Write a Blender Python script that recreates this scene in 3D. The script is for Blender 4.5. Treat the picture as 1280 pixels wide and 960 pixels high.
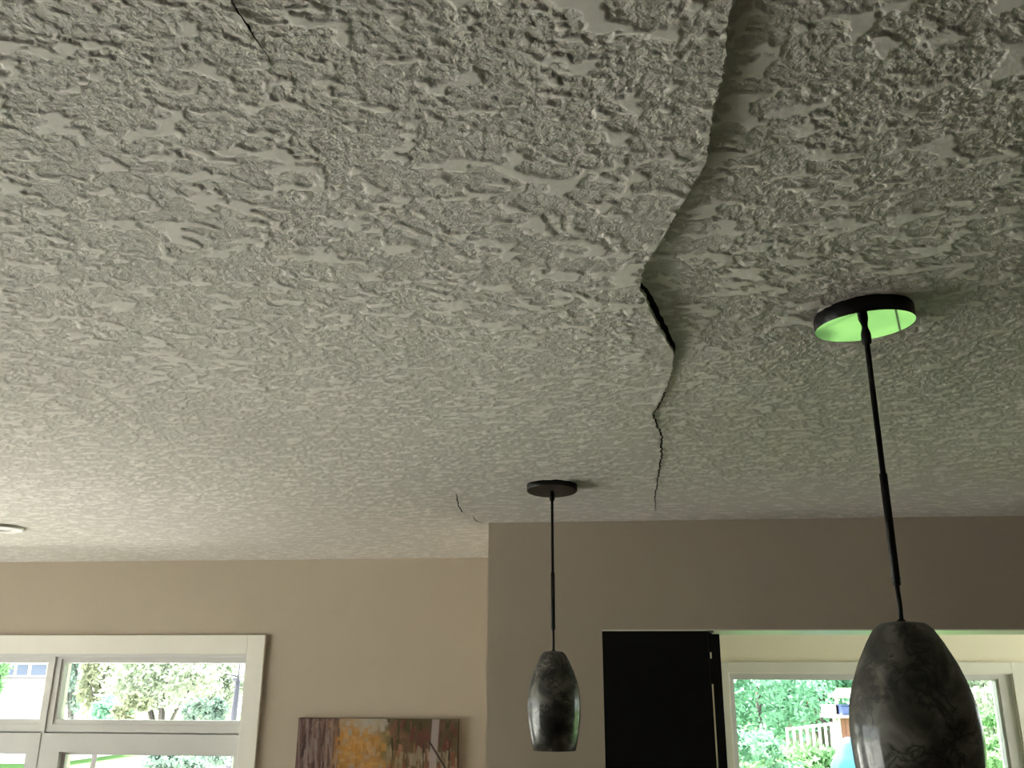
import bpy, bmesh, math, random
import numpy as np
from mathutils import Matrix, Vector

for o in list(bpy.data.objects):
    bpy.data.objects.remove(o)
scene = bpy.context.scene
C = scene.collection
random.seed(7)

# ------------------------------------------------------------------ camera
F_PX, EYE = 1150.0, 1.84
PITCH, ROLL, YAW = 0.318699, 0.004718, 0.104086


def cam_rot(p, r, y):
    cp, sp, cr, sr, cy, sy = math.cos(p), math.sin(p), math.cos(r), math.sin(r), math.cos(y), math.sin(y)
    rz = np.array([[cr, -sr, 0], [sr, cr, 0], [0, 0, 1]])
    b = np.array([[1, 0, 0], [0, 0, -1], [0, 1, 0]], float)
    rx = np.array([[1, 0, 0], [0, cp, -sp], [0, sp, cp]])
    ry = np.array([[cy, -sy, 0], [sy, cy, 0], [0, 0, 1]])
    return ry @ rx @ b @ rz


CR = cam_rot(PITCH, ROLL, YAW)
cam_data = bpy.data.cameras.new('camera')
cam_data.sensor_width = 36.0
cam_data.lens = F_PX / 1280.0 * 36.0
cam_data.clip_start = 0.02
cam_data.clip_end = 500
cam = bpy.data.objects.new('camera', cam_data)
m4 = Matrix([list(CR[i]) + [0] for i in range(3)] + [[0, 0, 0, 1]])
m4.translation = (0, 0, EYE)
cam.matrix_world = m4
C.objects.link(cam)
scene.camera = cam


def ray(u, v):
    return CR @ np.array([(u - 640) / F_PX, -(v - 480) / F_PX, -1.0])


def on_z(u, v, z):
    """point on the horizontal plane at world height z"""
    r = ray(u, v)
    return r * ((z - EYE) / r[2]) + np.array([0, 0, EYE])


def on_y(u, v, y):
    """point on the wall plane (or at the depth) y"""
    r = ray(u, v)
    return r * (y / r[1]) + np.array([0, 0, EYE])


# ------------------------------------------------------------------ world, sun, exposure
world = bpy.data.worlds.new('sky')
scene.world = world
world.use_nodes = True
bg = world.node_tree.nodes['Background']
bg.inputs['Color'].default_value = (0.93, 0.97, 1.0, 1)
bg.inputs['Strength'].default_value = 8.0

sun_data = bpy.data.lights.new('sun', 'SUN')
sun_data.energy = 70.0
sun_data.angle = math.radians(3)
sun_data.color = (1.0, 0.97, 0.90)
sun = bpy.data.objects.new('sun', sun_data)
# light travels towards the house from the garden side, high and a little from the left
sun.rotation_euler = Vector((0.25, -0.50, -1.0)).to_track_quat('-Z', 'Y').to_euler()
C.objects.link(sun)

vs = scene.view_settings
vs.view_transform = 'Standard'
vs.look = 'None'
vs.gamma = 1.0
vs.use_curve_mapping = False
vs.exposure = -0.32


# ------------------------------------------------------------------ materials
def new_mat(name):
    m = bpy.data.materials.new(name)
    m.use_nodes = True
    nt = m.node_tree
    return m, nt, nt.nodes['Principled BSDF']


def N(nt, kind, **kw):
    n = nt.nodes.new(kind)
    for k, v in kw.items():
        if k in n.inputs:
            n.inputs[k].default_value = v
        else:
            setattr(n, k, v)
    return n


def noise_mat(name, c1, c2, scale=8, rough=0.6, bump=0.0, bscale=200, detail=4, metallic=0.0, coat=0.0, spec=0.5, stretch=None):
    m, nt, p = new_mat(name)
    tc = N(nt, 'ShaderNodeTexCoord')
    src = tc.outputs['Object']
    if stretch:
        mp = N(nt, 'ShaderNodeMapping')
        mp.inputs['Scale'].default_value = stretch
        nt.links.new(src, mp.inputs['Vector'])
        src = mp.outputs['Vector']
    n = N(nt, 'ShaderNodeTexNoise', Scale=scale, Detail=detail)
    nt.links.new(src, n.inputs['Vector'])
    r = N(nt, 'ShaderNodeValToRGB')
    r.color_ramp.elements[0].position, r.color_ramp.elements[1].position = 0.3, 0.7
    r.color_ramp.elements[0].color, r.color_ramp.elements[1].color = (*c1, 1), (*c2, 1)
    nt.links.new(n.outputs['Fac'], r.inputs['Fac'])
    nt.links.new(r.outputs['Color'], p.inputs['Base Color'])
    p.inputs['Roughness'].default_value = rough
    p.inputs['Metallic'].default_value = metallic
    p.inputs['Coat Weight'].default_value = coat
    p.inputs['Specular IOR Level'].default_value = spec
    if bump:
        n2 = N(nt, 'ShaderNodeTexNoise', Scale=bscale, Detail=3)
        nt.links.new(src, n2.inputs['Vector'])
        b = N(nt, 'ShaderNodeBump', Strength=bump, Distance=0.002)
        nt.links.new(n2.outputs['Fac'], b.inputs['Height'])
        nt.links.new(b.outputs['Normal'], p.inputs['Normal'])
    return m


M = {}
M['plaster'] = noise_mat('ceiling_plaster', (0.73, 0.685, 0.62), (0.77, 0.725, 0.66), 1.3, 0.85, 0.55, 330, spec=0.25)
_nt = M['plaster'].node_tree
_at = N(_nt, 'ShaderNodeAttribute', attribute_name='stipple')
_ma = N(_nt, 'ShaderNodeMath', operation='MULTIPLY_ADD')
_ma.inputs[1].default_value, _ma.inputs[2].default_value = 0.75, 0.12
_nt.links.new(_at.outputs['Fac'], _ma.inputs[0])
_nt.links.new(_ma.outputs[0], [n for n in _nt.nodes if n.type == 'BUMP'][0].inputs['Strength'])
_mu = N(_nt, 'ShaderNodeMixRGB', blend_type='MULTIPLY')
_mu.inputs['Color2'].default_value = (0.81, 0.81, 0.795, 1)  # stippled areas tinted darker: self-shadow of the relief put into the colour
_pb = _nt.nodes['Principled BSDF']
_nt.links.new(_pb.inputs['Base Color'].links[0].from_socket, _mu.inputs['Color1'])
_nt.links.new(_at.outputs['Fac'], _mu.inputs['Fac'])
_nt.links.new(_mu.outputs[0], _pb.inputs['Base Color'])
M['broken'] = noise_mat('broken_plaster', (0.42, 0.41, 0.34), (0.55, 0.53, 0.46), 40, 0.95, 0.8, 120)
M['backing'] = noise_mat('ceiling_backing', (0.10, 0.09, 0.07), (0.14, 0.12, 0.1), 10, 0.95)
M['crack'] = noise_mat('crack_void', (0.02, 0.018, 0.014), (0.05, 0.045, 0.035), 30, 1.0, spec=0.0)
M['wall'] = noise_mat('wall_paint', (0.42, 0.355, 0.275), (0.44, 0.375, 0.29), 3, 0.8, 0.12, 250, spec=0.2)
M['wall_bounce_cut'] = noise_mat('dark_bounce_cut_wall', (0.13, 0.11, 0.085), (0.15, 0.13, 0.1), 3, 0.8, spec=0.2)  # for the unseen right and rear walls, coloured dark to cut bounce light
M['kitchen_wall'] = noise_mat('kitchen_wall_paint', (0.84, 0.77, 0.60), (0.86, 0.79, 0.62), 3, 0.75, 0.1, 250, spec=0.2)
M['trim'] = noise_mat('white_trim_paint', (0.76, 0.73, 0.64), (0.80, 0.77, 0.68), 5, 0.45, 0.03, 90, spec=0.4)
M['vinyl'] = noise_mat('window_vinyl', (0.60, 0.58, 0.55), (0.64, 0.62, 0.58), 5, 0.4, spec=0.4)
M['floor'] = noise_mat('wood_floor', (0.10, 0.082, 0.062), (0.14, 0.115, 0.085), 6, 0.4, stretch=(0.4, 6, 1))
M['counter'] = noise_mat('pale_bounce_floor', (0.62, 0.60, 0.54), (0.68, 0.65, 0.58), 30, 0.3)
M['black'] = noise_mat('black_lacquer', (0.004, 0.004, 0.004), (0.006, 0.006, 0.006), 20, 0.35, spec=0.2)
M['strip'] = noise_mat('pale_edge_strip', (0.55, 0.55, 0.5), (0.6, 0.6, 0.55), 30, 0.3, metallic=0.6)
M['stem'] = noise_mat('dark_stem', (0.006, 0.0055, 0.005), (0.010, 0.009, 0.008), 60, 0.5, spec=0.2)
M['steel'] = noise_mat('screw_steel', (0.6, 0.6, 0.6), (0.7, 0.7, 0.7), 60, 0.2, metallic=1.0)
M['rim'] = noise_mat('canopy_rim_black', (0.005, 0.005, 0.0045), (0.007, 0.0065, 0.006), 40, 0.35, spec=0.2)
M['canopy'] = noise_mat('canopy_black_mirror', (0.13, 0.13, 0.128), (0.14, 0.14, 0.138), 10, 0.03, metallic=1.0)
M['socket'] = noise_mat('lamp_socket', (0.03, 0.03, 0.03), (0.04, 0.04, 0.04), 20, 0.5)
M['bulb'] = noise_mat('bulb_frosted', (0.7, 0.7, 0.68), (0.75, 0.75, 0.72), 20, 0.3)
M['downlight'] = noise_mat('downlight_white', (0.78, 0.76, 0.7), (0.8, 0.78, 0.72), 20, 0.3)
M['canvas'] = noise_mat('canvas_side', (0.16, 0.1, 0.06), (0.22, 0.15, 0.1), 30, 0.8)
# outdoors
M['lawn'] = noise_mat('lawn', (0.05, 0.12, 0.03), (0.09, 0.19, 0.05), 1.5, 0.9, spec=0.1)
M['drive'] = noise_mat('pale_concrete', (0.68, 0.66, 0.63), (0.76, 0.74, 0.71), 0.6, 0.9, spec=0.1)
M['bark'] = noise_mat('bark', (0.035, 0.03, 0.03), (0.07, 0.06, 0.055), 5, 0.9, stretch=(3, 3, 0.4))
M['house'] = noise_mat('pale_stucco', (0.5, 0.49, 0.47), (0.55, 0.54, 0.52), 2, 0.9)
M['roof'] = noise_mat('roof_shingle', (0.12, 0.11, 0.13), (0.18, 0.16, 0.18), 6, 0.9)
M['house_glass'] = noise_mat('house_window_glass', (0.07, 0.09, 0.16), (0.10, 0.12, 0.2), 1, 0.15)
M['white'] = noise_mat('white_wood', (0.42, 0.41, 0.40), (0.48, 0.47, 0.45), 6, 0.6)
M['redwood'] = noise_mat('red_brown_boards', (0.16, 0.06, 0.045), (0.21, 0.085, 0.06), 4, 0.7, stretch=(20, 1, 1))
M['blue'] = noise_mat('blue_tarp', (0.025, 0.16, 0.36), (0.04, 0.22, 0.44), 3, 0.5)
M['bluebin'] = noise_mat('blue_plastic', (0.035, 0.06, 0.18), (0.05, 0.085, 0.24), 3, 0.4)
M['yellow'] = noise_mat('yellow_panel', (0.35, 0.25, 0.07), (0.4, 0.3, 0.1), 3, 0.6)
M['pole'] = noise_mat('painted_pole', (0.035, 0.035, 0.05), (0.045, 0.045, 0.06), 3, 0.6)
M['tan'] = noise_mat('tan_roof', (0.15, 0.14, 0.10), (0.19, 0.17, 0.13), 3, 0.8)


def leaf_mat(name, c1, c2, tr=0.45):
    m = noise_mat(name, c1, c2, 2.5, 0.55, detail=6, spec=0.2)
    nt = m.node_tree
    p = nt.nodes['Principled BSDF']
    out = nt.nodes['Material Output']
    t = N(nt, 'ShaderNodeBsdfTranslucent')
    nt.links.new(p.inputs['Base Color'].links[0].from_socket, t.inputs['Color'])
    mx = N(nt, 'ShaderNodeMixShader')
    mx.inputs['Fac'].default_value = tr
    nt.links.new(p.outputs[0], mx.inputs[1])
    nt.links.new(t.outputs[0], mx.inputs[2])
    nt.links.new(mx.outputs[0], out.inputs['Surface'])
    return m


M['leaf_mint'] = leaf_mat('leaf_mint', (0.13, 0.27, 0.185), (0.21, 0.40, 0.28))
M['leaf_fresh'] = leaf_mat('leaf_fresh', (0.12, 0.25, 0.115), (0.20, 0.35, 0.17))
M['leaf_pale'] = leaf_mat('leaf_pale', (0.19, 0.24, 0.16), (0.32, 0.36, 0.28))
M['leaf_olive'] = leaf_mat('leaf_olive', (0.13, 0.155, 0.09), (0.21, 0.23, 0.15))
M['leaf_dark'] = leaf_mat('leaf_dark', (0.11, 0.17, 0.14), (0.18, 0.25, 0.2))


def glass_mat():
    m, nt, p = new_mat('window_glass')
    nt.nodes.remove(p)
    out = nt.nodes['Material Output']
    t = N(nt, 'ShaderNodeBsdfTransparent')
    t.inputs['Color'].default_value = (0.95, 0.97, 0.96, 1)
    g = N(nt, 'ShaderNodeBsdfGlossy')
    g.inputs['Roughness'].default_value = 0.0
    fr = N(nt, 'ShaderNodeFresnel', IOR=1.35)
    mx = N(nt, 'ShaderNodeMixShader')
    nt.links.new(fr.outputs[0], mx.inputs['Fac'])
    nt.links.new(t.outputs[0], mx.inputs[1])
    nt.links.new(g.outputs[0], mx.inputs[2])
    nt.links.new(mx.outputs[0], out.inputs['Surface'])
    return m


M['glass'] = glass_mat()


def shade_mat():
    """smoky marbled art glass: mottled grey clouds with dark veins, glossy skin"""
    m, nt, p = new_mat('marbled_glass')
    tc = N(nt, 'ShaderNodeTexCoord')
    n0 = N(nt, 'ShaderNodeTexNoise', Scale=14, Detail=5, Distortion=1.4)
    n1 = N(nt, 'ShaderNodeTexNoise', Scale=30, Detail=6, Distortion=2.0)
    vo = N(nt, 'ShaderNodeTexVoronoi', Scale=13)
    vo.feature = 'DISTANCE_TO_EDGE'
    mixv = N(nt, 'ShaderNodeVectorMath', operation='MULTIPLY_ADD')
    mixv.inputs[1].default_value = (0.09, 0.09, 0.09)
    nt.links.new(tc.outputs['Object'], n0.inputs['Vector'])
    nt.links.new(tc.outputs['Object'], n1.inputs['Vector'])
    nt.links.new(n1.outputs['Color'], mixv.inputs[0])
    nt.links.new(tc.outputs['Object'], mixv.inputs[2])
    nt.links.new(mixv.outputs[0], vo.inputs['Vector'])
    r0 = N(nt, 'ShaderNodeValToRGB')
    e = r0.color_ramp.elements
    e[0].position, e[0].color = 0.34, (0.014, 0.014, 0.011, 1)
    e[1].position, e[1].color = 0.72, (0.15, 0.145, 0.12, 1)
    e.new(0.5).color = (0.052, 0.05, 0.04, 1)
    nt.links.new(n0.outputs['Fac'], r0.inputs['Fac'])
    r1 = N(nt, 'ShaderNodeValToRGB')
    r1.color_ramp.elements[0].position, r1.color_ramp.elements[0].color = 0.0, (0.10, 0.10, 0.09, 1)
    r1.color_ramp.elements[1].position, r1.color_ramp.elements[1].color = 0.11, (1, 1, 1, 1)
    nt.links.new(vo.outputs['Distance'], r1.inputs['Fac'])
    mul = N(nt, 'ShaderNodeMixRGB', blend_type='MULTIPLY')
    mul.inputs['Fac'].default_value = 0.85
    nt.links.new(r0.outputs['Color'], mul.inputs['Color1'])
    nt.links.new(r1.outputs['Color'], mul.inputs['Color2'])
    nt.links.new(mul.outputs['Color'], p.inputs['Base Color'])
    p.inputs['Roughness'].default_value = 0.45
    p.inputs['Specular IOR Level'].default_value = 0.25
    p.inputs['Coat Weight'].default_value = 0.5
    p.inputs['Coat Roughness'].default_value = 0.09
    return m


M['shade'] = shade_mat()


# ------------------------------------------------------------------ mesh helpers
def link_mesh(name, bm, mat, parent=None, smooth=False):
    me = bpy.data.meshes.new(name)
    bmesh.ops.recalc_face_normals(bm, faces=bm.faces)
    bm.to_mesh(me)
    bm.free()
    if smooth:
        for p in me.polygons:
            p.use_smooth = True
    me.materials.append(M[mat] if isinstance(mat, str) else mat)
    o = bpy.data.objects.new(name, me)
    C.objects.link(o)
    o.parent = parent
    return o


def box(bm, x0, x1, y0, y1, z0, z1):
    r = bmesh.ops.create_cube(bm, size=1.0)
    for v in r['verts']:
        v.co = Vector(((x0 + x1) / 2 + v.co.x * (x1 - x0), (y0 + y1) / 2 + v.co.y * (y1 - y0), (z0 + z1) / 2 + v.co.z * (z1 - z0)))
    return r['verts']


def boxes(name, lst, mat, parent=None, bevel=0.0):
    bm = bmesh.new()
    for b in lst:
        box(bm, *b)
    if bevel:
        bmesh.ops.bevel(bm, geom=bm.edges[:], offset=bevel, segments=2, profile=0.5, affect='EDGES')
    return link_mesh(name, bm, mat, parent)


def lathe(name, prof, mat, parent=None, seg=48, smooth=True, wob=None):
    """prof: list of (radius, z)"""
    bm = bmesh.new()
    rings = []
    for r, z in prof:
        if r < 1e-6:
            rings.append([bm.verts.new((0, 0, z))])
        else:
            rings.append([bm.verts.new(((r * (1 + (wob(2 * math.pi * k / seg, z) if wob else 0))) * math.cos(2 * math.pi * k / seg),
                                        (r * (1 + (wob(2 * math.pi * k / seg, z) if wob else 0))) * math.sin(2 * math.pi * k / seg), z)) for k in range(seg)])
    for a, b in zip(rings, rings[1:]):
        for k in range(seg):
            k2 = (k + 1) % seg
            if len(a) == 1 and len(b) == 1:
                continue
            if len(a) == 1:
                bm.faces.new((a[0], b[k], b[k2]))
            elif len(b) == 1:
                bm.faces.new((a[k], b[0], a[k2]))
            else:
                bm.faces.new((a[k], b[k], b[k2], a[k2]))
    return link_mesh(name, bm, mat, parent, smooth)


def tube(name, pts, rad, mat, parent=None, seg=10):
    bm = bmesh.new()
    pts = [Vector(p) for p in pts]
    rads = rad if isinstance(rad, (list, tuple)) else [rad] * len(pts)
    rings = []
    for i, p in enumerate(pts):
        d = (pts[min(i + 1, len(pts) - 1)] - pts[max(i - 1, 0)]).normalized()
        a = d.orthogonal().normalized()
        b = d.cross(a)
        rings.append([bm.verts.new(p + rads[i] * (math.cos(2 * math.pi * k / seg) * a + math.sin(2 * math.pi * k / seg) * b)) for k in range(seg)])
    for r0, r1 in zip(rings, rings[1:]):
        best = min(range(seg), key=lambda s: sum((r0[k].co - r1[(k + s) % seg].co).length for k in range(seg)))
        for k in range(seg):
            bm.faces.new((r0[k], r0[(k + 1) % seg], r1[(k + 1 + best) % seg], r1[(k + best) % seg]))
    bm.faces.new(rings[0])
    bm.faces.new(rings[-1])
    return link_mesh(name, bm, mat, parent, True)


def raw_mesh(name, verts, faces, mat, parent=None, smooth=True):
    me = bpy.data.meshes.new(name)
    verts = np.asarray(verts, np.float32)
    faces = np.asarray(faces, np.int32)
    nf, k = faces.shape
    me.vertices.add(len(verts))
    me.vertices.foreach_set('co', verts.ravel())
    me.loops.add(nf * k)
    me.loops.foreach_set('vertex_index', faces.ravel())
    me.polygons.add(nf)
    me.polygons.foreach_set('loop_start', np.arange(0, nf * k, k, dtype=np.int32))
    me.polygons.foreach_set('use_smooth', np.full(nf, smooth))
    me.update(calc_edges=True)
    me.materials.append(M[mat] if isinstance(mat, str) else mat)
    o = bpy.data.objects.new(name, me)
    C.objects.link(o)
    o.parent = parent
    return o


def empty(name, loc=(0, 0, 0), rz=0.0):
    o = bpy.data.objects.new(name, None)
    o.empty_display_size = 0.1
    o.location = loc
    o.rotation_euler = (0, 0, rz)
    C.objects.link(o)
    return o


def tag(o, label, cat, group=None, kind=None):
    o['label'] = label
    o['category'] = cat
    if group:
        o['group'] = group
    if kind:
        o['kind'] = kind
    return o


def struct(o, label=None, cat=None):
    o['kind'] = 'structure'
    if label:
        o['label'] = label
    if cat:
        o['category'] = cat
    return o


# ------------------------------------------------------------------ room shell
H = 0.6                       # ceiling above the eye
ZC = EYE + H                  # ceiling height 2.44
YL, YB = 4.485, 3.491         # far wall with the big window / bulkhead face
YW = 6.0                      # window wall of the room beyond the bulkhead
YH = YB + 0.30                # back of the bulkhead
XS = 4.5                      # side wall of the room beyond
XL, XR, YR = -5.0, 3.2, -2.6  # side walls, rear wall
XC = -0.452                   # outer corner of the bulkhead wall
ZS = EYE + 0.203              # underside of bulkhead
ZT = ZC + 0.012

# window openings
W1 = dict(x0=-4.62, x1=-1.747, z0=EYE - 1.55, z1=EYE + 0.147)
_a, _b = on_y(910, 841, YW), on_y(1264, 843, YW)
W2 = dict(x0=_a[0], x1=_b[0], z0=0.75, z1=_a[2])
W5 = dict(y0=3.95, y1=5.9, z0=0.3, z1=2.3)       # added window, unseen side wall of the room beyond, for more light
W6 = dict(x0=2.85, x1=4.25, z0=0.15, z1=2.0)     # added window right of the frame, lets more sun into that room
W3 = dict(y0=0.4, y1=4.3, z0=0.25, z1=2.28)       # added window in the side wall left of the frame, for daylight

struct(boxes('floor', [(XL - .2, XS + .2, YR - .2, YW + .2, -0.1, 0)], 'floor'), 'light brown wooden floor of the room', 'floor')
struct(boxes('floor_beyond', [(-0.03, XS, YH, YW, 0, .012)], 'counter'), 'unseen floor of the room beyond the bulkhead, made pale to bounce light', 'floor')  # pale slab added over the unseen floor to brighten that room
struct(boxes('wall_left', [(XL, W1['x0'], YL, YL + .16, 0, ZT), (W1['x1'], XC + .1, YL, YL + .16, 0, ZT),
                           (W1['x0'], W1['x1'], YL, YL + .16, W1['z1'], ZT), (W1['x0'], W1['x1'], YL, YL + .16, 0, W1['z0'])], 'wall'),
       'taupe painted wall with the wide white window', 'wall')
struct(boxes('wall_back', [(XC, -0.03, YB, YW + .16, 0, ZT), (-0.03, XR, YB, YH, ZS, ZT), (XR, XS + .16, YB, YH, 0, ZT)], 'wall'),
       'darker taupe wall and bulkhead over the black door and the opening', 'wall')
struct(boxes('wall_beyond', [(-0.03, W2['x0'], YW, YW + .16, 0, ZT), (W2['x1'], W6['x0'], YW, YW + .16, 0, ZT), (W6['x1'], XS, YW, YW + .16, 0, ZT),
                             (W6['x0'], W6['x1'], YW, YW + .16, W6['z1'], ZT), (W6['x0'], W6['x1'], YW, YW + .16, 0, W6['z0']),
                             (W2['x0'], W2['x1'], YW, YW + .16, W2['z1'], ZT), (W2['x0'], W2['x1'], YW, YW + .16, 0, W2['z0'])], 'kitchen_wall'),
       'cream painted wall around the garden window', 'wall')
struct(boxes('wall_beyond_side', [(XS, XS + .16, YH, W5['y0'], 0, ZT), (XS, XS + .16, W5['y1'], YW + .16, 0, ZT),
                                  (XS, XS + .16, W5['y0'], W5['y1'], W5['z1'], ZT), (XS, XS + .16, W5['y0'], W5['y1'], 0, W5['z0'])], 'kitchen_wall'),
       'cream side wall of the room beyond the bulkhead', 'wall')
struct(boxes('ceiling_beyond', [(-0.03, XS, YH, YW, ZC - .02, ZT)], 'trim'), 'cream ceiling of the room beyond the bulkhead', 'ceiling')
struct(boxes('trim_1', [(-0.03, XR, YB + .002, YH, ZS - .004, ZS)], 'trim'), 'cream painted underside of the bulkhead', 'trim')
struct(boxes('wall_right', [(XR, XR + .16, YR, YB, 0, ZT)], 'wall_bounce_cut'), 'unseen wall to the right of the opening, dark brown to cut bounce light', 'wall')
struct(boxes('wall_side', [(XL - .16, XL, YR, W3['y0'], 0, ZT), (XL - .16, XL, W3['y1'], YL + .16, 0, ZT),
                           (XL - .16, XL, W3['y0'], W3['y1'], W3['z1'], ZT), (XL - .16, XL, W3['y0'], W3['y1'], 0, W3['z0'])], 'wall'),
       'taupe side wall with a wide opening added for daylight', 'wall')
struct(boxes('wall_rear', [(XL, XR, YR - .16, YR, 0, ZT)], 'wall_bounce_cut'), 'unseen wall behind the viewer, dark brown to cut bounce light', 'wall')

# ------------------------------------------------------------------ ceiling with sag, crack and knockdown relief
rng = np.random.RandomState(11)
PERM = rng.permutation(512).astype(np.int64)
PERM = np.concatenate([PERM, PERM, PERM])
GA = rng.uniform(0, 2 * np.pi, 512)
GX, GY = np.cos(GA), np.sin(GA)


def perlin(x, y):
    xi, yi = np.floor(x).astype(np.int64), np.floor(y).astype(np.int64)
    xf, yf = x - xi, y - yi
    u = xf * xf * xf * (xf * (xf * 6 - 15) + 10)
    v = yf * yf * yf * (yf * (yf * 6 - 15) + 10)

    def g(ix, iy, dx, dy):
        k = PERM[(PERM[ix & 511] + iy) & 511]
        return GX[k] * dx + GY[k] * dy
    a = g(xi, yi, xf, yf)
    b = g(xi + 1, yi, xf - 1, yf)
    c = g(xi, yi + 1, xf, yf - 1)
    d = g(xi + 1, yi + 1, xf - 1, yf - 1)
    return (a + u * (b - a)) + v * ((c + u * (d - c)) - (a + u * (b - a)))


def sstep(a, b, x):
    t = np.clip((x - a) / (b - a), 0, 1)
    return t * t * (3 - 2 * t)


def relief(x, y, want_rough=False):
    """trowelled knockdown texture: how far the plaster hangs below the base surface (metres)"""
    x0, y0 = 1.15 * (x + 0.15 * y), 1.15 * (y - 0.06 * x)
    wx = 0.007 * perlin(x0 / 0.05, y0 / 0.05 + 31)
    wy = 0.005 * perlin(x0 / 0.05 + 57, y0 / 0.04)
    xa, ya = x0 + wx, y0 + wy
    big = 0.8 * perlin(xa / 0.070, ya / 0.040) + 0.75 * perlin(xa / 0.032 + 9, ya / 0.020 + 4) + 0.35 * perlin(xa / 0.015 + 3, ya / 0.010 + 8)
    patch = 0.18 * perlin(x / 0.6 + 5, y / 0.5)
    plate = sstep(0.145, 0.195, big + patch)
    r1 = perlin(xa / 0.022 + 20, ya / 0.0125)
    r2 = perlin(xa / 0.0105 + 40, ya / 0.0072)
    r3 = perlin(xa / 0.0052 + 70, y0 / 0.0044)
    lumps = 0.00065 * sstep(-0.08, 0.10, r1 + 0.35 * r2) + 0.00065 * sstep(-0.07, 0.12, r2 + 0.25 * r3) + 0.00035 * r3 + 0.00035 * big
    fade = 1 - 0.85 * sstep(2.55, 3.2, y) * sstep(-0.7, -0.2, x) - 0.65 * sstep(2.6, 3.9, y) * (1 - sstep(-0.7, -0.2, x))
    h = fade * (plate * 0.0020 + (1 - plate) * np.clip(lumps, 0, 0.0019))
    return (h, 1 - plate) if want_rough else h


def sag_edge(y):
    return 0.060 * np.exp(-((y - 1.15) / 0.92) ** 2)


def lip(y):
    """how far the left sheet hangs below the right one along the crack"""
    return 0.011 * (1 + 0.55 * np.exp(-((y - 1.3) / 0.13) ** 2)) * (1 - sstep(1.40, 1.62, y) * 0.45) * (1 - sstep(1.85, 2.25, y))


CRACK_PX = [(916, -40), (915, 0), (909, 40), (905, 85), (897, 120), (889, 160), (885, 195), (864, 240), (841, 275), (817, 318), (804, 338), (800, 362),
            (815, 395), (829, 420), (842, 442), (841, 462), (831, 490), (815, 518), (826, 545), (826, 570), (821, 600), (818, 622), (819, 638)]
cp = []
for u, v in CRACK_PX:
    z = ZC - 0.05
    for _ in range(12):
        q = on_z(u, v, z)
        z = ZC - sag_edge(q[1]) - 0.003
    cp.append(q)
cp = np.array(cp)


def crack_x(y):
    return np.interp(y, cp[:, 1], cp[:, 0])


def jag(y):
    return 0.0028 * perlin(y / 0.022, y * 0 + .5) + 0.0022 * perlin(y / 0.008, y * 0 + 7.5)


def base_left(x, y):
    d = np.maximum(crack_x(y) - x, 0)
    return ZC - sag_edge(y) * np.exp(-(d / 0.75) ** 2) - 0.0025 * perlin(x / 0.5, y / 0.5) * (1 - sstep(2.6, 3.3, y))


def base_right(x, y):
    d = np.maximum(x - crack_x(y), 0)
    return ZC - (sag_edge(y) - lip(y)) * np.exp(-(d / 0.55) ** 2) - 0.0025 * perlin(x / 0.5, y / 0.5) * (1 - sstep(2.6, 3.3, y))


rows = [YR, -1.6, -0.8, -0.2, 0.15, 0.3, 0.38]
yy = 0.42
while yy < YL + .1:
    rows.append(yy)
    yy += 0.0030 * yy
rows.append(YL + .14)
rows = np.array(rows)


def sheet(name, side, parent):
    J = jag(rows)
    xc = crack_x(rows)
    ya = np.clip(rows, 0.42, 9)
    if side < 0:
        n = 500
        edge = xc
        reach = np.minimum(0.80 * ya + 0.12 + xc, edge - XL - .1)
        far = XL - .02
    else:
        n = 400
        gape = np.exp(-(np.abs(rows - 1.375) / 0.19) ** 6)        # the split stands open here
        edge = xc - 0.04 * np.clip(lip(rows) / 0.02, 0, 1) * (1 - gape) + 0.0065 * gape * (1 + 0.5 * perlin(rows / 0.02, rows * 0 + 1.7))
        reach = np.minimum(0.62 * ya + 0.10 - xc, XR - edge - .1)
        far = XR + .02
    t = np.linspace(0, 1, n)
    X = edge[:, None] + side * reach[:, None] * t[None, :]
    if side < 0:
        X += J[:, None] * np.exp(-reach[:, None] * t[None, :] / 0.02)
    last = X[:, -1:]
    X = np.concatenate([X] + [last + (far - last) * s for s in (0.15, 0.5, 1.0)], axis=1)
    Y = np.repeat(rows[:, None], X.shape[1], axis=1)
    base = base_left(X, Y) if side < 0 else base_right(X, Y)
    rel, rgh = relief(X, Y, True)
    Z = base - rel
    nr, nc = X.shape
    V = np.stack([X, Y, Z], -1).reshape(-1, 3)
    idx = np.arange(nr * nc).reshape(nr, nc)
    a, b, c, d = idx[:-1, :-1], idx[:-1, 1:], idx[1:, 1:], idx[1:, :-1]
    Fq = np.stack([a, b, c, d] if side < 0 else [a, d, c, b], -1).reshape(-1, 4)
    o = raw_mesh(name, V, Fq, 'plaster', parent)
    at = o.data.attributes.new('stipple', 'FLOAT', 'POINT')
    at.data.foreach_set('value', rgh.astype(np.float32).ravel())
    return o, V.reshape(nr, nc, 3)


ceiling = struct(boxes('ceiling', [(XL - .16, XS + .16, YR - .16, YW + .16, ZT + .001, ZT + .2)], 'backing'),
                 'off-white textured plaster ceiling, sagging and split by a long crack', 'ceiling')
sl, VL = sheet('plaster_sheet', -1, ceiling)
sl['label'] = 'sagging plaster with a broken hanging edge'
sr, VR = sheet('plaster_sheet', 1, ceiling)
sr['label'] = 'plaster rising behind the crack'

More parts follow.
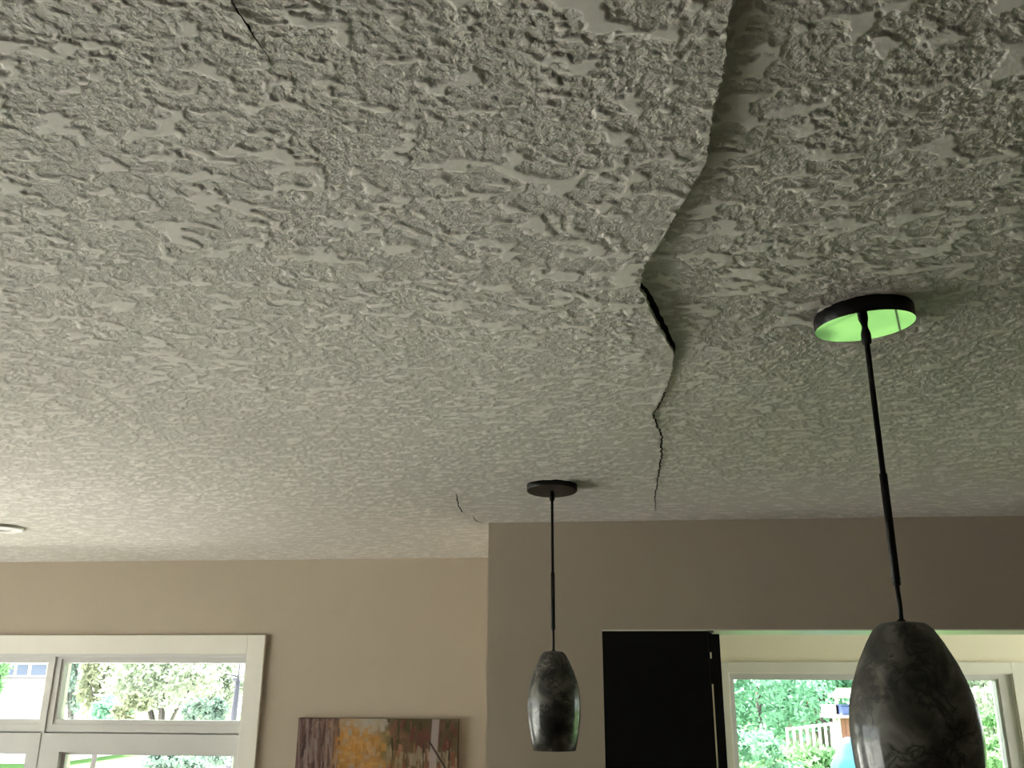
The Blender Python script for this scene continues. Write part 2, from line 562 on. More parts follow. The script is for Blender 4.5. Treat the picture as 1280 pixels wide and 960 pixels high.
# broken face of the hanging sheet
sel = (rows > 0.4) & (lip(rows) > 0.0015)
E0 = VL[sel, 0, :]
th = np.minimum(0.011, lip(rows[sel]) * 0.6)
k = len(E0)
ed = 0.0015 * perlin(E0[:, 1] / 0.006, E0[:, 1] * 0 + 3.3)
E1 = E0 + np.stack([0.001 + ed, 0 * th, th * 0.6], -1)
E2 = E0 + np.stack([-0.004 + ed, 0 * th, th], -1)
E3 = E2 + np.array([-0.05, 0, 0.002])
V = np.concatenate([E0 + [0, 0, 0.0002], E1, E2, E3])
Fq = []
for s in range(3):
    i = np.arange(k - 1) + s * k
    Fq.append(np.stack([i, i + 1, i + 1 + k, i + k], -1))
raw_mesh('broken_edge', V, np.concatenate(Fq), 'broken', ceiling, smooth=False)


def ribbon(name, pts, widths, base, off=0.0010):
    """a dark split in the plaster skin following the relief"""
    pts = np.array(pts)
    d = np.cumsum(np.r_[0, np.hypot(*np.diff(pts[:, :2], axis=0).T)])
    s = np.arange(0, d[-1], 0.004)
    x, y, w = np.interp(s, d, pts[:, 0]), np.interp(s, d, pts[:, 1]), np.interp(s, d, widths)
    x = x + 0.004 * perlin(s / 0.03 + 11, s * 0 + .3) + 0.0025 * perlin(s / 0.011, s * 0 + 2.3)
    w = w * (0.75 + 0.8 * perlin(s / 0.02, s * 0 + 5.1))
    tx, ty = np.gradient(x), np.gradient(y)
    L = np.hypot(tx, ty)
    nx, ny = -ty / L, tx / L
    out = []
    for sg in (-.5, 0, .5):
        px, py = x + sg * nx * w, y + sg * ny * w
        out.append(np.stack([px, py, base(px, py) - relief(px, py) - off], -1))
    V = np.concatenate(out)
    k = len(x)
    i = np.arange(k - 1)
    Fq = np.concatenate([np.stack([i + a * k, i + 1 + a * k, i + 1 + (a + 1) * k, i + (a + 1) * k], -1) for a in (0, 1)])
    return raw_mesh(name, V, Fq, 'crack', ceiling, smooth=False)


hair = cp[cp[:, 1] > 1.75]
ribbon('crack', [(p[0] + .002, p[1]) for p in hair], np.interp(hair[:, 1], [1.7, 2.1, 2.5, 3.0, 3.3], [.003, .006, .006, .005, .0025]), base_left, 0.0022)


def px_ceiling(lst, fn):
    out = []
    for u, v in lst:
        z = ZC - .01
        for _ in range(15):
            q = on_z(u, v, z)
            z = float(fn(np.array(q[0]), np.array(q[1])))
        out.append((q[0], q[1]))
    return out


ribbon('crack', px_ceiling([(289, -8), (297, 8), (305, 22), (313, 36), (322, 52), (331, 65), (339, 78)], base_left), [.0028, .0026, .0024, .0022, .0018, .0010, .0004], base_left, 0.0012)
ribbon('crack', px_ceiling([(571, 617), (571, 624), (573, 632), (577, 638), (581, 641)], base_left), [.003, .005, .0055, .006, .003], base_left)
ribbon('crack', px_ceiling([(592, 645), (593, 649), (598, 652.2), (604, 653)], base_left), [.003, .006, .008, .006], base_left)


# ------------------------------------------------------------------ windows
def frame(x0, x1, z0, z1, wl, wr, wt, wb, y0, y1):
    """four bars around a rectangular hole; outer rectangle x0..x1, z0..z1"""
    return [(x0, x0 + wl, y0, y1, z0, z1), (x1 - wr, x1, y0, y1, z0, z1), (x0 + wl, x1 - wr, y0, y1, z1 - wt, z1), (x0 + wl, x1 - wr, y0, y1, z0, z0 + wb)]


def R(z):
    return EYE + z


w1 = struct(empty('window_1', (-3.2, YL, W1['z0'])), 'wide white window with transom panes in the far taupe wall', 'window')


def sub(o, root):
    o.parent = root
    o.matrix_parent_inverse = Matrix.Translation(-Vector(root.location))
    return o


cx0, cx1, cz0, cz1 = W1['x0'] - .088, W1['x1'] + .087, W1['z0'] - .09, R(.236)
for b in frame(cx0, cx1, cz0, cz1, .088, .087, .089, .09, YL - .02, YL):
    sub(boxes('casing', [b], 'trim', bevel=.002), w1)
# jamb liner
for b in frame(W1['x0'], W1['x1'], W1['z0'], W1['z1'], .012, .006, .012, .012, YL - .012, YL + .14):
    sub(boxes('jamb', [b], 'vinyl'), w1)
units = [(-2.762, -1.753), (-3.70, -2.762), (-4.608, -3.70)]
ya, yb = YL + .045, YL + .115
for i, (a, b) in enumerate(units):
    # transom: outer frame, stepped inner stop, pane
    zt0, zt1 = R(-.214), R(.135)
    f = sub(boxes('transom_frame', frame(a, b, zt0, zt1, .040, .022 if i else .006, .012, .034, ya, yb), 'vinyl'), w1)
    s = boxes('glazing_bead', frame(a + .040, b - (.022 if i else .006), zt0 + .034, zt1 - .012, .014, .012, .016, .022, ya + .006, yb), 'vinyl')
    s.parent = f
    g = boxes('pane', [(a + .05, b - .012, yb - .03, yb - .024, zt0 + .05, zt1 - .02)], 'glass')
    g.parent = f
    # lower casement sash
    zl0, zl1 = W1['z0'] + .012, R(-.220)
    f = sub(boxes('sash', frame(a + .004, b - .004, zl0, zl1, .098, .030 if i == 0 else .062, .085, .085, ya - .01, yb), 'vinyl'), w1)
    s = boxes('glazing_bead', frame(a + .102, b - (.034 if i == 0 else .066), zl0 + .085, zl1 - .085, .018, .012, .012, .014, ya + .02, yb), 'vinyl')
    s.parent = f
    g = boxes('pane', [(a + .112, b - .04, yb - .03, yb - .024, zl0 + .09, zl1 - .09)], 'glass')
    g.parent = f
    sub(boxes('cross_rail', [(a, b, ya + .02, yb - .01, R(-.222), R(-.212))], 'vinyl'), w1)
    if i:
        sub(boxes('mullion', [(b - .008, b + .008, ya - .006, yb + .02, W1['z0'], W1['z1'])], 'vinyl'), w1)

w2 = struct(empty('window_2', (1.0, YW, W2['z0'])), 'garden window in cream casing seen under the bulkhead', 'window')
ct = on_y(1100, 827.5, YW)[2]
for b in frame(W2['x0'] - .08, W2['x1'] + .075, W2['z0'] - .08, ct, .08, .075, ct - W2['z1'], .08, YW - .018, YW):
    sub(boxes('casing', [b], 'trim', bevel=.002), w2)
for b in frame(W2['x0'], W2['x1'], W2['z0'], W2['z1'], .006, .006, .006, .01, YW - .004, YW + .15):
    sub(boxes('jamb', [b], 'trim'), w2)
pa, pb = on_y(917, 849, YW + .02), on_y(1244, 852, YW + .02)
fx0, fx1, fz0, fz1 = W2['x0'] + .006, W2['x1'] - .006, W2['z0'] + .01, W2['z1'] - .006
f2 = sub(boxes('sash', frame(fx0, fx1, fz0, fz1, pa[0] - fx0 - .012, fx1 - pb[0] - .014, fz1 - pa[2] - .008, .05, YW + .006, YW + .09), 'vinyl'), w2)
boxes('glazing_bead', frame(pa[0] - .012, pb[0] + .014, fz0 + .05, pa[2] + .008, .012, .014, .010, .012, YW + .02, YW + .09), 'vinyl', f2)
boxes('pane', [(pa[0] - .004, pb[0] + .004, YW + .072, YW + .078, fz0 + .04, pa[2] + .004)], 'glass', f2)
w3 = struct(empty('added_window_3', (XL, 2.35, W3['z0'])), 'unseen wide window added to the side wall to let in daylight', 'window')
for a, b in ((W3['y0'], 2.35), (2.35, W3['y1'])):
    o = boxes('sash', [(XL - .1, XL - .04, a, a + .06, W3['z0'], W3['z1']), (XL - .1, XL - .04, b - .06, b, W3['z0'], W3['z1']),
                       (XL - .1, XL - .04, a, b, W3['z0'], W3['z0'] + .07), (XL - .1, XL - .04, a, b, W3['z1'] - .07, W3['z1'])], 'vinyl')
    sub(o, w3)
    g = boxes('pane', [(XL - .073, XL - .067, a + .05, b - .05, W3['z0'] + .06, W3['z1'] - .06)], 'glass')
    g.parent = o

w5 = struct(empty('added_window_4', (XS, 4.95, W5['z0'])), 'unseen wide window added to the side wall to light the room beyond', 'window')
for a, b in ((W5['y0'], 4.95), (4.95, W5['y1'])):
    o = sub(boxes('sash', [(XS + .04, XS + .1, a, a + .05, W5['z0'], W5['z1']), (XS + .04, XS + .1, b - .05, b, W5['z0'], W5['z1']),
                           (XS + .04, XS + .1, a + .05, b - .05, W5['z0'], W5['z0'] + .06), (XS + .04, XS + .1, a + .05, b - .05, W5['z1'] - .06, W5['z1'])], 'vinyl'), w5)
    boxes('pane', [(XS + .067, XS + .073, a + .045, b - .045, W5['z0'] + .055, W5['z1'] - .055)], 'glass', o)

w6 = struct(empty('added_window_5', (3.55, YW, W6['z0'])), 'unseen tall window added beside the garden window for more light', 'window')
o = sub(boxes('sash', frame(W6['x0'], W6['x1'], W6['z0'], W6['z1'], .06, .06, .06, .06, YW + .04, YW + .1), 'vinyl'), w6)
boxes('pane', [(W6['x0'] + .055, W6['x1'] - .055, YW + .067, YW + .073, W6['z0'] + .055, W6['z1'] - .055)], 'glass', o)

# ------------------------------------------------------------------ black folding door in the opening under the bulkhead
d1 = struct(empty('door_1', (0.17, YB, 0)), 'black folding door standing in the opening under the bulkhead', 'door')
dz0, dz1 = .012, ZS - .006
sub(boxes('panel', [(-.0295, .3540, YB + .001, YB + .013, dz0, dz1)], 'black', bevel=.0012), d1)
sub(boxes('panel', [(.3600, .391, YB + .001, YB + .013, dz0, dz1 - .010)], 'black', bevel=.0012), d1)
sub(boxes('hinge', [(.350, .364, YB - .003, YB + .016, R(.015), R(.102))], 'black'), d1)
sub(boxes('hinge', [(.350, .364, YB - .003, YB + .016, R(.124), dz1 - .006)], 'black'), d1)
sub(boxes('hinge', [(.350, .364, YB - .003, YB + .016, .3, .4)], 'black'), d1)
sub(boxes('pivot_pin', [(.352, .372, YB + .002, YB + .012, dz1 - .006, ZS - .003)], 'steel'), d1)


# ------------------------------------------------------------------ pendants
SHADE = [(0.0, 0.36), (.012, .41), (.03, .47), (.06, .53), (.1, .605), (.2, .765), (.3, .885), (.4, .965), (.5, 1.0), (.58, 1.005), (.68, .985), (.78, .94), (.9, .865), (1.0, .785)]


def pendant(name, label, x, y, zc_bottom, tilt, rshade, hshade, z_top, rcan, sleeve, face='canopy'):
    root = tag(empty(name, (x, y, zc_bottom)), label, 'pendant lamp')
    # canopy: black rim with polished face, follows the slope of the ceiling
    can = lathe('canopy', [(rcan * .97, .026), (rcan * .985, .025), (rcan, .022), (rcan, .0016), (rcan * .992, 0.0)], 'rim', root, 72)
    n = Vector(tilt).normalized()
    q = Vector((0, 0, -1)).rotation_difference(n)
    can.rotation_mode = 'QUATERNION'
    can.rotation_quaternion = q
    lathe('face_plate', [(0, 0.0001), (rcan * .5, 0.0001), (rcan * .992, 0.0001)], face, can, 72, smooth=False)
    lathe('screw', [(0, -.0015), (.002, -.0012), (.0026, 0)], 'rim', can, 12)
    lathe('strain_relief', [(.0045, .001), (.0052, -.004), (.0075, -.012), (.0078, -.024), (.0068, -.029), (.0045, -.031)], 'stem', root, 20)
    d = zc_bottom - z_top
    a, b = sleeve
    st = lathe('stem', [(.0042, -.028), (.0042, -d * a), (.0046, -d * a), (.0046, -d * a - .002)], 'stem', root, 16)
    sl = lathe('stem_sleeve', [(.004, -d * a), (.0058, -d * a - .001), (.0058, -d * b + .002), (.004, -d * b)], 'stem', root, 16)
    for s in (-1, 1):
        sc = tube('set_screw', [(s * .0055, 0, -d * b + .012), (s * .0072, 0, -d * b + .012)], .0011, 'steel', sl, 8)
    tube('cord', [(0, 0, -d * b + .004), (.0006, 0, -d * (b + 1) / 2), (0, 0, -d - .004)], .0033, 'stem', root, 12)
    # shade
    zt = -d
    prof = [(0.0, zt + .0025), (rshade * .16, zt + .0022), (rshade * .28, zt + .001)]
    prof += [(rshade * r, zt - hshade * t) for t, r in SHADE]
    inner = [(max(rshade * r - .004, .001), zt - hshade * t - (.004 if t < .2 else 0)) for t, r in reversed(SHADE)]
    prof += inner + [(0.0, zt - .004)]
    ph = x * 7
    sh = lathe('shade', prof, 'shade', root, 80, wob=lambda a, z: .006 * math.sin(2 * a + ph) + .004 * math.sin(3 * a + 40 * z + ph))
    sh['label'] = 'smoky marbled art glass shade'
    lathe('neck_cap', [(0, zt + .006), (.0045, zt + .0055), (.006, zt + .004), (.008, zt + .0005)], 'stem', root, 20)
    lathe('socket', [(.016, zt - .004), (.017, zt - .05), (.014, zt - .055)], 'socket', root, 20)
    lathe('bulb', [(.011, zt - .052), (.014, zt - .07), (.024, zt - .1), (.028, zt - .125), (.02, zt - .147), (0, zt - .155)], 'bulb', root, 24)
    return root


nz = 0.549
pn = on_z(1081, 408, R(nz))
pf = on_z(690, 614, R(.576))
pendant('pendant_lamp', 'marbled glass pendant with a brightly reflecting canopy, hanging before the kitchen window', pn[0], pn[1], R(nz), (.05, .045, -1), .0855, .275, R(.090), .0765, (.52, .885))
pendant('pendant_lamp', 'marbled glass pendant with a dark canopy, hanging before the bare taupe wall', pf[0], pf[1], R(.576), (0, -.06, -1), .0765, .268, R(.0995), .0775, (.52, .87), 'rim')  # black face plate stands in for a dark reflection on this canopy

# ------------------------------------------------------------------ recessed downlight near the far wall
pdl = on_z(-2, 659, ZC - .002)
dl = tag(empty('recessed_downlight', (pdl[0], pdl[1], ZC - .004)), 'small round white recessed light in the ceiling near the wide window', 'downlight')
lathe('trim_ring', [(.066, .004), (.070, -.004), (.085, -.009), (.094, -.007), (.097, .003)], 'downlight', dl, 48)
lathe('lens', [(0, -.001), (.03, -.002), (.067, .002)], 'downlight', dl, 32)

# ------------------------------------------------------------------ painting on the far wall
art = tag(empty('painting', (-1.085, YL - .03, R(-.66))), 'unframed autumn forest painting on canvas on the taupe wall', 'painting')
ax0, ax1, az0, az1 = -1.463, -.706, R(-.645), R(-.1395)
sub(boxes('canvas', [(ax0, ax1, YL - .030, YL - .001, az0, az1)], 'canvas', bevel=.002), art)
nx, nzv = 300, 200
img = np.zeros((nzv, nx, 3))
ar = np.random.RandomState(3)
uu, vv = np.meshgrid(np.linspace(0, 1, nx), np.linspace(0, 1, nzv))      # v: 0 at the top
img[:] = (0.20, 0.17, 0.10)


def put(mask, col, a):
    img[:] = img * (1 - (mask * a)[..., None]) + np.array(col) * (mask * a)[..., None]


def stroke(cu, cv, w, h, col, a=.85, lean=0.0):
    du, dv = (uu - cu - lean * (vv - cv)) / w, (vv - cv) / h
    m = np.clip(1.25 - np.maximum(np.abs(du), np.abs(dv)), 0, .25) / .25
    put(m, col, a)


def blob(cu, cv, w, h, col, a=.9):
    m = np.exp(-(((uu - cu) / w) ** 2 + ((vv - cv) / h) ** 2) ** 1.5 * (1 + .6 * perlin(uu * 14, vv * 12)))
    put(np.clip(m, 0, 1), col, a)


put(1 - sstep(.24, .29, uu + .02 * perlin(uu * 0, vv * 9)), (0.10, 0.068, 0.055), 1)
put(sstep(.55, .66, uu + .03 * perlin(uu * 0 + 3, vv * 9)), (0.13, 0.11, 0.06), 1)
blob(.36, .02, .17, .2, (.30, .31, .24))
for i in range(150):
    cu = ar.uniform(0, .25)
    stroke(cu, ar.uniform(0, 1), ar.uniform(.004, .014), ar.uniform(.03, .2), [(.22, .18, .15), (.14, .09, .075), (.07, .045, .04), (.28, .24, .2), (.18, .11, .08)][ar.randint(5)], ar.uniform(.4, .9))
blob(.38, .25, .15, .28, (.45, .25, .06))
blob(.43, .42, .20, .22, (.42, .23, .05))
for i in range(160):
    stroke(ar.normal(.40, .085), ar.normal(.30, .17), ar.uniform(.008, .03), ar.uniform(.01, .04), [(.52, .31, .08), (.40, .22, .05), (.36, .2, .06), (.5, .34, .14), (.33, .3, .2)][ar.randint(5)], ar.uniform(.3, .7))
blob(.45, .03, .10, .06, (.36, .37, .29))
blob(.57, .25, .06, .14, (.16, .15, .06), .8)
blob(.70, .05, .14, .08, (.075, .072, .03))
blob(.78, .2, .08, .13, (.13, .055, .045))
blob(.93, .2, .05, .25, (.09, .07, .04))
blob(.65, .22, .035, .08, (.34, .19, .12), .8)
for i in range(170):
    cu = ar.uniform(.57, 1)
    stroke(cu, ar.uniform(.28, 1), ar.uniform(.006, .018), ar.uniform(.02, .10), [(.33, .30, .2), (.27, .24, .14), (.12, .1, .05), (.38, .34, .24), (.2, .19, .09), (.22, .09, .05)][ar.randint(6)], ar.uniform(.4, .9))
for i in range(420):
    cu, cv = ar.uniform(0, 1), ar.uniform(0, .7)
    if cu < .26:
        pal = [(.09, .06, .05), (.24, .2, .17), (.15, .1, .08), (.3, .27, .24), (.06, .04, .035)]
        w, h = ar.uniform(.003, .008), ar.uniform(.03, .12)
    elif cu < .56:
        pal = [(.46, .26, .06), (.38, .2, .05), (.5, .33, .13), (.3, .17, .05), (.32, .32, .24)] if cv > .12 else [(.33, .34, .27), (.38, .38, .3), (.42, .28, .1)]
        w, h = ar.uniform(.004, .014), ar.uniform(.01, .035)
    else:
        pal = [(.06, .06, .025), (.1, .09, .04), (.14, .05, .04), (.2, .1, .07), (.09, .08, .05)] if cv < .25 else [(.32, .29, .19), (.26, .24, .15), (.1, .09, .04), (.36, .33, .24), (.2, .08, .05)]
        w, h = ar.uniform(.003, .010), ar.uniform(.015, .06)
    stroke(cu, cv, w, h, pal[ar.randint(len(pal))], ar.uniform(.4, .85), ar.uniform(-.15, .15))
for cu in (.07, .13, .19, .225):
    stroke(cu, .5, .006, .55, (.26, .21, .18), .6, .02)
stroke(.855, .25, .02, .3, (.36, .35, .33), .85, -.03)
stroke(.86, .75, .016, .3, (.36, .32, .22), .8)
stroke(.925, .6, .018, .1, (.24, .07, .035), .8)
for t in np.linspace(0, 1, 26):
    stroke(.83 + .13 * t, .20 + .28 * t, .003, .012, (.035, .028, .02), .9)
stroke(.79, .55, .003, .3, (.04, .035, .02), .8)
stroke(.60, .55, .003, .35, (.05, .045, .02), .6)
stroke(.95, .55, .003, .3, (.04, .03, .02), .8)
blob(.40, .9, .3, .12, (.2, .15, .07), .8)
for i in range(80):
    stroke(ar.uniform(0, 1), ar.uniform(.75, 1), ar.uniform(.01, .04), ar.uniform(.006, .02), [(.3, .2, .08), (.14, .12, .05), (.24, .22, .1), (.1, .07, .04)][ar.randint(4)], .7)
P = np.stack([ax0 + .001 + uu * (ax1 - ax0 - .002), np.full_like(uu, YL - .0305) - .0006 * perlin(uu * 90, vv * 60), az1 - .001 - vv * (az1 - az0 - .002)], -1).reshape(-1, 3)
ix = np.arange(nx * nzv).reshape(nzv, nx)
Fq = np.stack([ix[:-1, :-1], ix[1:, :-1], ix[1:, 1:], ix[:-1, 1:]], -1).reshape(-1, 4)
pm, pnt, pp = new_mat('oil_paint')
at = N(pnt, 'ShaderNodeAttribute', attribute_name='paint')
pnt.links.new(at.outputs['Color'], pp.inputs['Base Color'])
pp.inputs['Roughness'].default_value = 0.85
pp.inputs['Specular IOR Level'].default_value = 0.15
pic = raw_mesh('picture', P, Fq, pm, None)
ca = pic.data.color_attributes.new('paint', 'FLOAT_COLOR', 'POINT')
img *= np.array([0.92, 0.80, 0.82])
ca.data.foreach_set('color', np.concatenate([img.reshape(-1, 3), np.ones((nx * nzv, 1))], 1).astype(np.float32).ravel())
sub(pic, art)

# ------------------------------------------------------------------ outdoors
GZ = -0.55
struct(boxes('ground_lawn', [(-60, 60, YL + .17, 90, GZ - .1, GZ)], 'lawn'), 'green lawn outside the house', 'ground')
struct(boxes('ground_driveway', [(-40, -1.2, YL + .3, 19, GZ, GZ + .012), (-40, -1.2, YR - 20, YL + .3, GZ - .4, GZ + .012)] if False else [(-40, -1.2, YL + .3, 24, GZ, GZ + .012)], 'drive'), 'pale concrete driveway outside the wide window', 'ground')
struct(boxes('ground_yard', [(-60, 60, -60, YL + .165, GZ - .1, GZ - .002)], 'drive'), 'pale paving around the house', 'ground')


def foliage(name, label, cat, c, rad, n, leaf, mat, trunk=True, group=None, seed=0, hollow=.45, trunk_r=.09, taper=0.0):
    r = np.random.RandomState(seed + 100)
    root = tag(empty(name, (c[0], c[1], GZ)), label, cat, group)
    # clumps on an ellipsoid, leaves scattered round each clump
    nc = max(12, n // 90)
    d = r.normal(size=(nc, 3))
    d /= np.linalg.norm(d, axis=1)[:, None]
    cc = d * (hollow + (1 - hollow) * r.rand(nc, 1) ** .5) * np.array(rad)
    if taper:
        cc[:, :2] *= (1 - taper * (cc[:, 2:3] / rad[2] + 1) / 2)
    k = r.randint(nc, size=n)
    p = cc[k] + r.normal(size=(n, 3)) * np.array(rad) * .15
    p += np.array([0, 0, c[2] - GZ])
    p[:, 2] = np.maximum(p[:, 2], .03)
    a = r.normal(size=(n, 3))
    a /= np.linalg.norm(a, axis=1)[:, None]
    b = np.cross(a, r.normal(size=(n, 3)))
    b /= np.linalg.norm(b, axis=1)[:, None]
    s = leaf * r.uniform(.6, 1.3, (n, 1))
    V = np.stack([p - a * s, p + b * s * .42, p + a * s, p - b * s * .42], 1).reshape(-1, 3)
    o = raw_mesh('foliage', V, np.arange(n * 4).reshape(n, 4), mat, root, smooth=False)
    o['kind'] = 'stuff'
    if trunk:
        zc = c[2] - GZ
        tube('trunk', [(0, 0, 0), (.05, .02, zc * .5), (.02, -.03, zc + rad[2] * .2)], [trunk_r, trunk_r * .8, trunk_r * .35], 'bark', root, 8)
        for q in range(4):
            e = cc[q] * .8 + np.array([0, 0, zc])
            tube('branch', [(.04, 0, zc * .55), tuple((e + np.array([0, 0, zc * .6])) / 2), tuple(e)], [trunk_r * .45, trunk_r * .3, trunk_r * .12], 'bark', root, 6)
    return root


# garden seen through the kitchen window
foliage('garden_tree', 'mint green leafy tree at the left of the garden window', 'tree', on_y(945, 866, 14.6), (.90, .9, .80), 5600, .06, 'leaf_mint', seed=1)
foliage('garden_tree', 'leafy mint tree overhanging the shed behind the railing', 'tree', on_y(1022, 842, 16.5), (.85, .8, .42), 3200, .07, 'leaf_mint', seed=2)
foliage('garden_shrub', 'green shrub in front of the white railing', 'shrub', on_y(1000, 967, 8.9), (.50, .4, .22), 3400, .04, 'leaf_fresh', False, seed=3)
foliage('garden_shrub', 'dense mint shrub below the leafy tree at the window edge', 'shrub', on_y(936, 962, 7.4), (.30, .3, .26), 2600, .035, 'leaf_mint', False, seed=4)
foliage('garden_tree', 'pale thin tree seen right of the hanging lamp', 'tree', on_y(1228, 872, 14.0), (.70, .7, .42), 1800, .06, 'leaf_pale', True, seed=6, trunk_r=.05)
foliage('garden_shrub', 'bright green shrub at the foot of the pale thin tree', 'shrub', on_y(1238, 952, 8.3), (.32, .3, .20), 2000, .04, 'leaf_fresh', False, seed=7)
foliage('garden_shrub', 'light green bush under the pale thin tree', 'shrub', on_y(1228, 897, 11.5), (.34, .3, .10), 1200, .05, 'leaf_fresh', False, seed=8)
for i, (u, Yq) in enumerate(((870, 19), (1000, 24), (1110, 30), (1215, 24), (1340, 19))):
    q = on_y(u, 835, Yq)
    foliage('background_tree', ['mint tree behind the left of the garden', 'dense tree behind the shed', 'dense tree behind the playhouse', 'pale tree at the back of the garden', 'leafy tree at the right end of the garden'][i],
            'tree', (q[0], q[1], q[2] + .3), (1.6, 1.2, 1.7), 4200, .12, ['leaf_mint', 'leaf_mint', 'leaf_fresh', 'leaf_pale', 'leaf_fresh'][i], True, 'trees at the back of the garden', seed=20 + i)

# white railing
ra, rb = on_y(984, 916, 10.2), on_y(1046, 908, 11.4)
rl = tag(empty('garden_railing', (ra[0], ra[1], GZ)), 'white baluster railing in the garden', 'railing')
hr = ra[2] + .05 - GZ
dv = Vector((rb[0] - ra[0], rb[1] - ra[1], 0))
nb = 9
bmesh_b = None
for i in range(nb):
    p = dv * (i / (nb - 1))
    h = hr + (rb[2] - ra[2]) * i / (nb - 1)
    o = boxes('baluster', [(-.012, .012, -.012, .012, 0, h)], 'white', rl)
    o.location = p
for zz in (-.02, -.42):
    z0, z1 = hr + zz, hr + (rb[2] - ra[2]) + zz
    tube('rail', [(0, 0, z0), (dv.x, dv.y, z1)], .016, 'white', rl, 4)

# playhouse with a blue tub on its counter
pq = on_y(1057, 910, 12.8)
ph = tag(empty('playhouse', (pq[0], pq[1], GZ)), 'white and red-brown garden playhouse half hidden by the hanging lamp', 'playhouse')
u = 11.3 / F_PX
zr = lambda v: on_y(1057, v, 12.8)[2] - GZ
for i in range(6):
    boxes('board', [(-.06 + i * .058, -.006 + i * .058, -.02, .02, zr(924), zr(897))], 'redwood', ph)
boxes('counter', [(-.26, .36, -.18, .2, zr(897), zr(893.5))], 'white', ph)
boxes('side_panel', [(-.25, -.02, .1, .14, zr(893), zr(881))], 'white', ph)
for xx in (-.13, -.08):
    boxes('post', [(xx - .018, xx + .018, -.03, .01, 0, zr(897))], 'white', ph)
for xx in (-.05, .34):
    boxes('post', [(xx - .02, xx + .02, .1, .14, 0, zr(866))], 'white', ph)
bm = bmesh.new()
vr = [bm.verts.new(v) for v in ((-.10, -.25, zr(872)), (.46, -.25, zr(872)), (.46, .3, zr(872)), (-.10, .3, zr(872)), (-.06, .02, zr(860)), (.42, .02, zr(860)))]
for f in ((0, 1, 5, 4), (2, 3, 4, 5), (0, 4, 3), (1, 2, 5), (3, 2, 1, 0)):
    bm.faces.new([vr[i] for i in f])
link_mesh('roof', bm, 'tan', ph)
bq = on_y(1060, 893.5, 12.75)
bt = tag(empty('storage_tub', (bq[0], bq[1], bq[2])), 'dark blue plastic tub on the playhouse counter', 'tub')
boxes('tub', [(-.09, .12, -.08, .1, .002, .105)], 'bluebin', bt, bevel=.012)
boxes('lid', [(-.1, .13, -.09, .11, .105, .125)], 'bluebin', bt, bevel=.006)

# blue draped cover
bq = on_y(1064, 960, 7.6)
zt = on_y(1062, 921, 7.6)[2] - GZ
tp = tag(empty('covered_barbecue', (bq[0], bq[1], GZ)), 'bright blue draped cover in front of the playhouse', 'cover')
lathe('cover', [(0, zt), (.035, zt - .01), (.065, zt - .05), (.085, zt - .1), (.115, zt - .15), (.135, zt - .2), (.145, zt - .35), (.16, zt - .7), (.19, 0.02)], 'blue', tp, 40,
      wob=lambda a, z: .06 * math.sin(7 * a + 3 * z) * min(1, (zt - z) * 4))

# garden shed with a yellow panel
sq = on_y(1006, 880, 19.5)
sd = tag(empty('garden_shed', (sq[0], sq[1], GZ)), 'small brown shed with a yellow door behind the mint trees', 'shed')
z8 = lambda v: on_y(1006, v, 19.5)[2] - GZ
boxes('wall', [(-.45, .36, 0, .7, 0, z8(862))], 'tan', sd)
boxes('door', [(.05, .20, -.02, 0, z8(880), z8(864))], 'yellow', sd)
bm = bmesh.new()
vr = [bm.verts.new(v) for v in ((-.55, -.1, z8(863)), (.46, -.1, z8(863)), (.46, .8, z8(863)), (-.55, .8, z8(863)), (-.55, .35, z8(849)), (.46, .35, z8(849)))]
for f in ((0, 1, 5, 4), (2, 3, 4, 5), (0, 4, 3), (1, 2, 5), (3, 2, 1, 0)):
    bm.faces.new([vr[i] for i in f])
link_mesh('roof', bm, 'roof', sd)

# bird house right of the near lamp
hq = on_y(1217, 905, 9.2)
bh = tag(empty('bird_house', (hq[0], hq[1], GZ)), 'tan roofed bird house on a post seen right of the hanging lamp', 'bird house')
z9 = hq[2] - GZ
tube('post', [(0, 0, 0), (0, 0, z9 - .05)], .012, 'bark', bh, 8)
boxes('box', [(-.035, .035, -.04, .04, z9 - .055, z9)], 'bark', bh)
bm = bmesh.new()
vr = [bm.verts.new(v) for v in ((-.07, -.07, z9), (.06, -.07, z9 + .04), (.06, .07, z9 + .04), (-.07, .07, z9), (-.05, 0, z9 + .055), (.04, 0, z9 + .06))]
for f in ((0, 1, 5, 4), (2, 3, 4, 5), (0, 4, 3), (1, 2, 5), (3, 2, 1, 0)):
    bm.faces.new([vr[i] for i in f])
link_mesh('roof', bm, 'tan', bh)

# street side seen through the wide window
hq = on_y(30, 845, 30)
hs = tag(empty('neighbour_house', (hq[0], hq[1], GZ)), 'pale house with a band of blue windows across the street', 'house')
zh = lambda v: on_y(30, v, 30)[2] - GZ
xh = lambda uu_: on_y(uu_, 845, 30)[0] - hq[0]
boxes('wall', [(xh(-160), xh(74), 0, 5, 0, zh(826))], 'house', hs)
for a, b in ((9.5, 17.5), (20, 35), (38, 58)):
    w = boxes('window', [(xh(a), xh(b), -.03, .02, zh(845), zh(830))], 'white', hs)
    boxes('pane', [(xh(a + 1), xh(b - 1), -.05, -.03, zh(844), zh(831))], 'house_glass', w)
boxes('eave', [(xh(-165), xh(76), -.5, 5.3, zh(827), zh(824.5))], 'roof', hs)
boxes('ledge', [(xh(-160), xh(74), -.12, 0, zh(848.5), zh(846.5))], 'roof', hs)
bm = bmesh.new()
vr = [bm.verts.new(v) for v in ((xh(-170), -.6, zh(825)), (xh(80), -.6, zh(825)), (xh(80), 5.6, zh(825)), (xh(-170), 5.6, zh(825)), (xh(-140), 2.5, zh(780)), (xh(50), 2.5, zh(780)))]
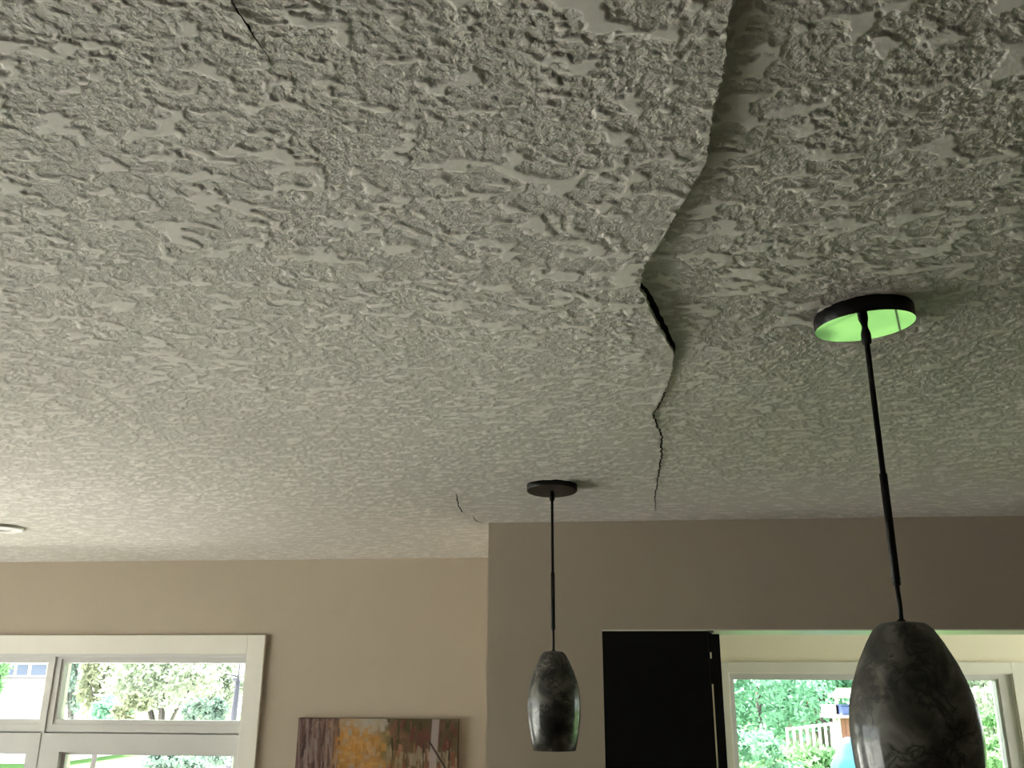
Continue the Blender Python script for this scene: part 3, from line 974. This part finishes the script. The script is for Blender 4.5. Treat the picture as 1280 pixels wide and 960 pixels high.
for f in ((0, 1, 5, 4), (2, 3, 4, 5), (0, 4, 3), (1, 2, 5), (3, 2, 1, 0)):
    bm.faces.new([vr[i] for i in f])
link_mesh('roof', bm, 'roof', hs)

foliage('street_tree', 'evergreen at the corner of the neighbouring house', 'tree', on_y(-10, 838, 18), (.32, .3, .55), 1800, .06, 'leaf_fresh', True, seed=40, trunk_r=.06)
foliage('street_tree', 'bluish green tree beside the window mullion', 'tree', on_y(95, 845, 20), (.30, .4, .65), 2000, .06, 'leaf_dark', True, seed=41, trunk_r=.06)
foliage('street_tree', 'olive brown tree next to the bluish tree', 'tree', on_y(128, 850, 18.5), (.42, .4, .9), 2800, .06, 'leaf_olive', True, seed=42, trunk_r=.06)
foliage('street_shrub', 'green shrub below the olive brown tree', 'shrub', on_y(140, 888, 15), (.32, .3, .22), 1500, .05, 'leaf_mint', False, seed=43)
foliage('street_tree', 'large pale leafy tree in the wide window', 'tree', on_y(205, 850, 16), (.95, .7, .55), 5200, .06, 'leaf_pale', True, seed=44, trunk_r=.10)
foliage('street_shrub', 'olive shrub beside the dark trunk', 'shrub', on_y(165, 884, 14.5), (.25, .3, .20), 1200, .05, 'leaf_olive', False, seed=45)
foliage('street_shrub', 'pale green shrub between the dark trunk and the lamp post', 'shrub', on_y(252, 890, 15), (.36, .3, .24), 1700, .05, 'leaf_dark', False, seed=46)
foliage('street_tree', 'very pale tree behind the large pale leafy tree', 'tree', on_y(262, 852, 21), (.75, .6, .8), 3200, .08, 'leaf_pale', True, seed=48, trunk_r=.08)
foliage('street_shrub', 'low green hedge behind the lower sash', 'shrub', on_y(225, 952, 11), (.45, .3, .15), 1800, .045, 'leaf_dark', False, seed=47)

# street lamp post
lq = on_y(290, 900, 13)
lp = tag(empty('lamp_post', (lq[0], lq[1], GZ)), 'thin grey lamp post with a side arm across the driveway', 'lamp post')
zl = lambda v: on_y(294, v, 13)[2] - GZ
tube('pole', [(0, 0, 0), (.02, 0, zl(900)), (.035, 0, zl(850))], [.05, .042, .034], 'pole', lp, 10)
tube('upper_pole', [(.035, 0, zl(852)), (.04, 0, zl(800))], .014, 'pole', lp, 8)
tube('arm', [(.036, 0, zl(846)), (-.08, 0, zl(843)), (-.12, 0, zl(843.5))], .012, 'pole', lp, 8)
lathe('collar', [(.036, zl(852)), (.05, zl(851)), (.05, zl(848)), (.03, zl(847))], 'pole', lp, 12)
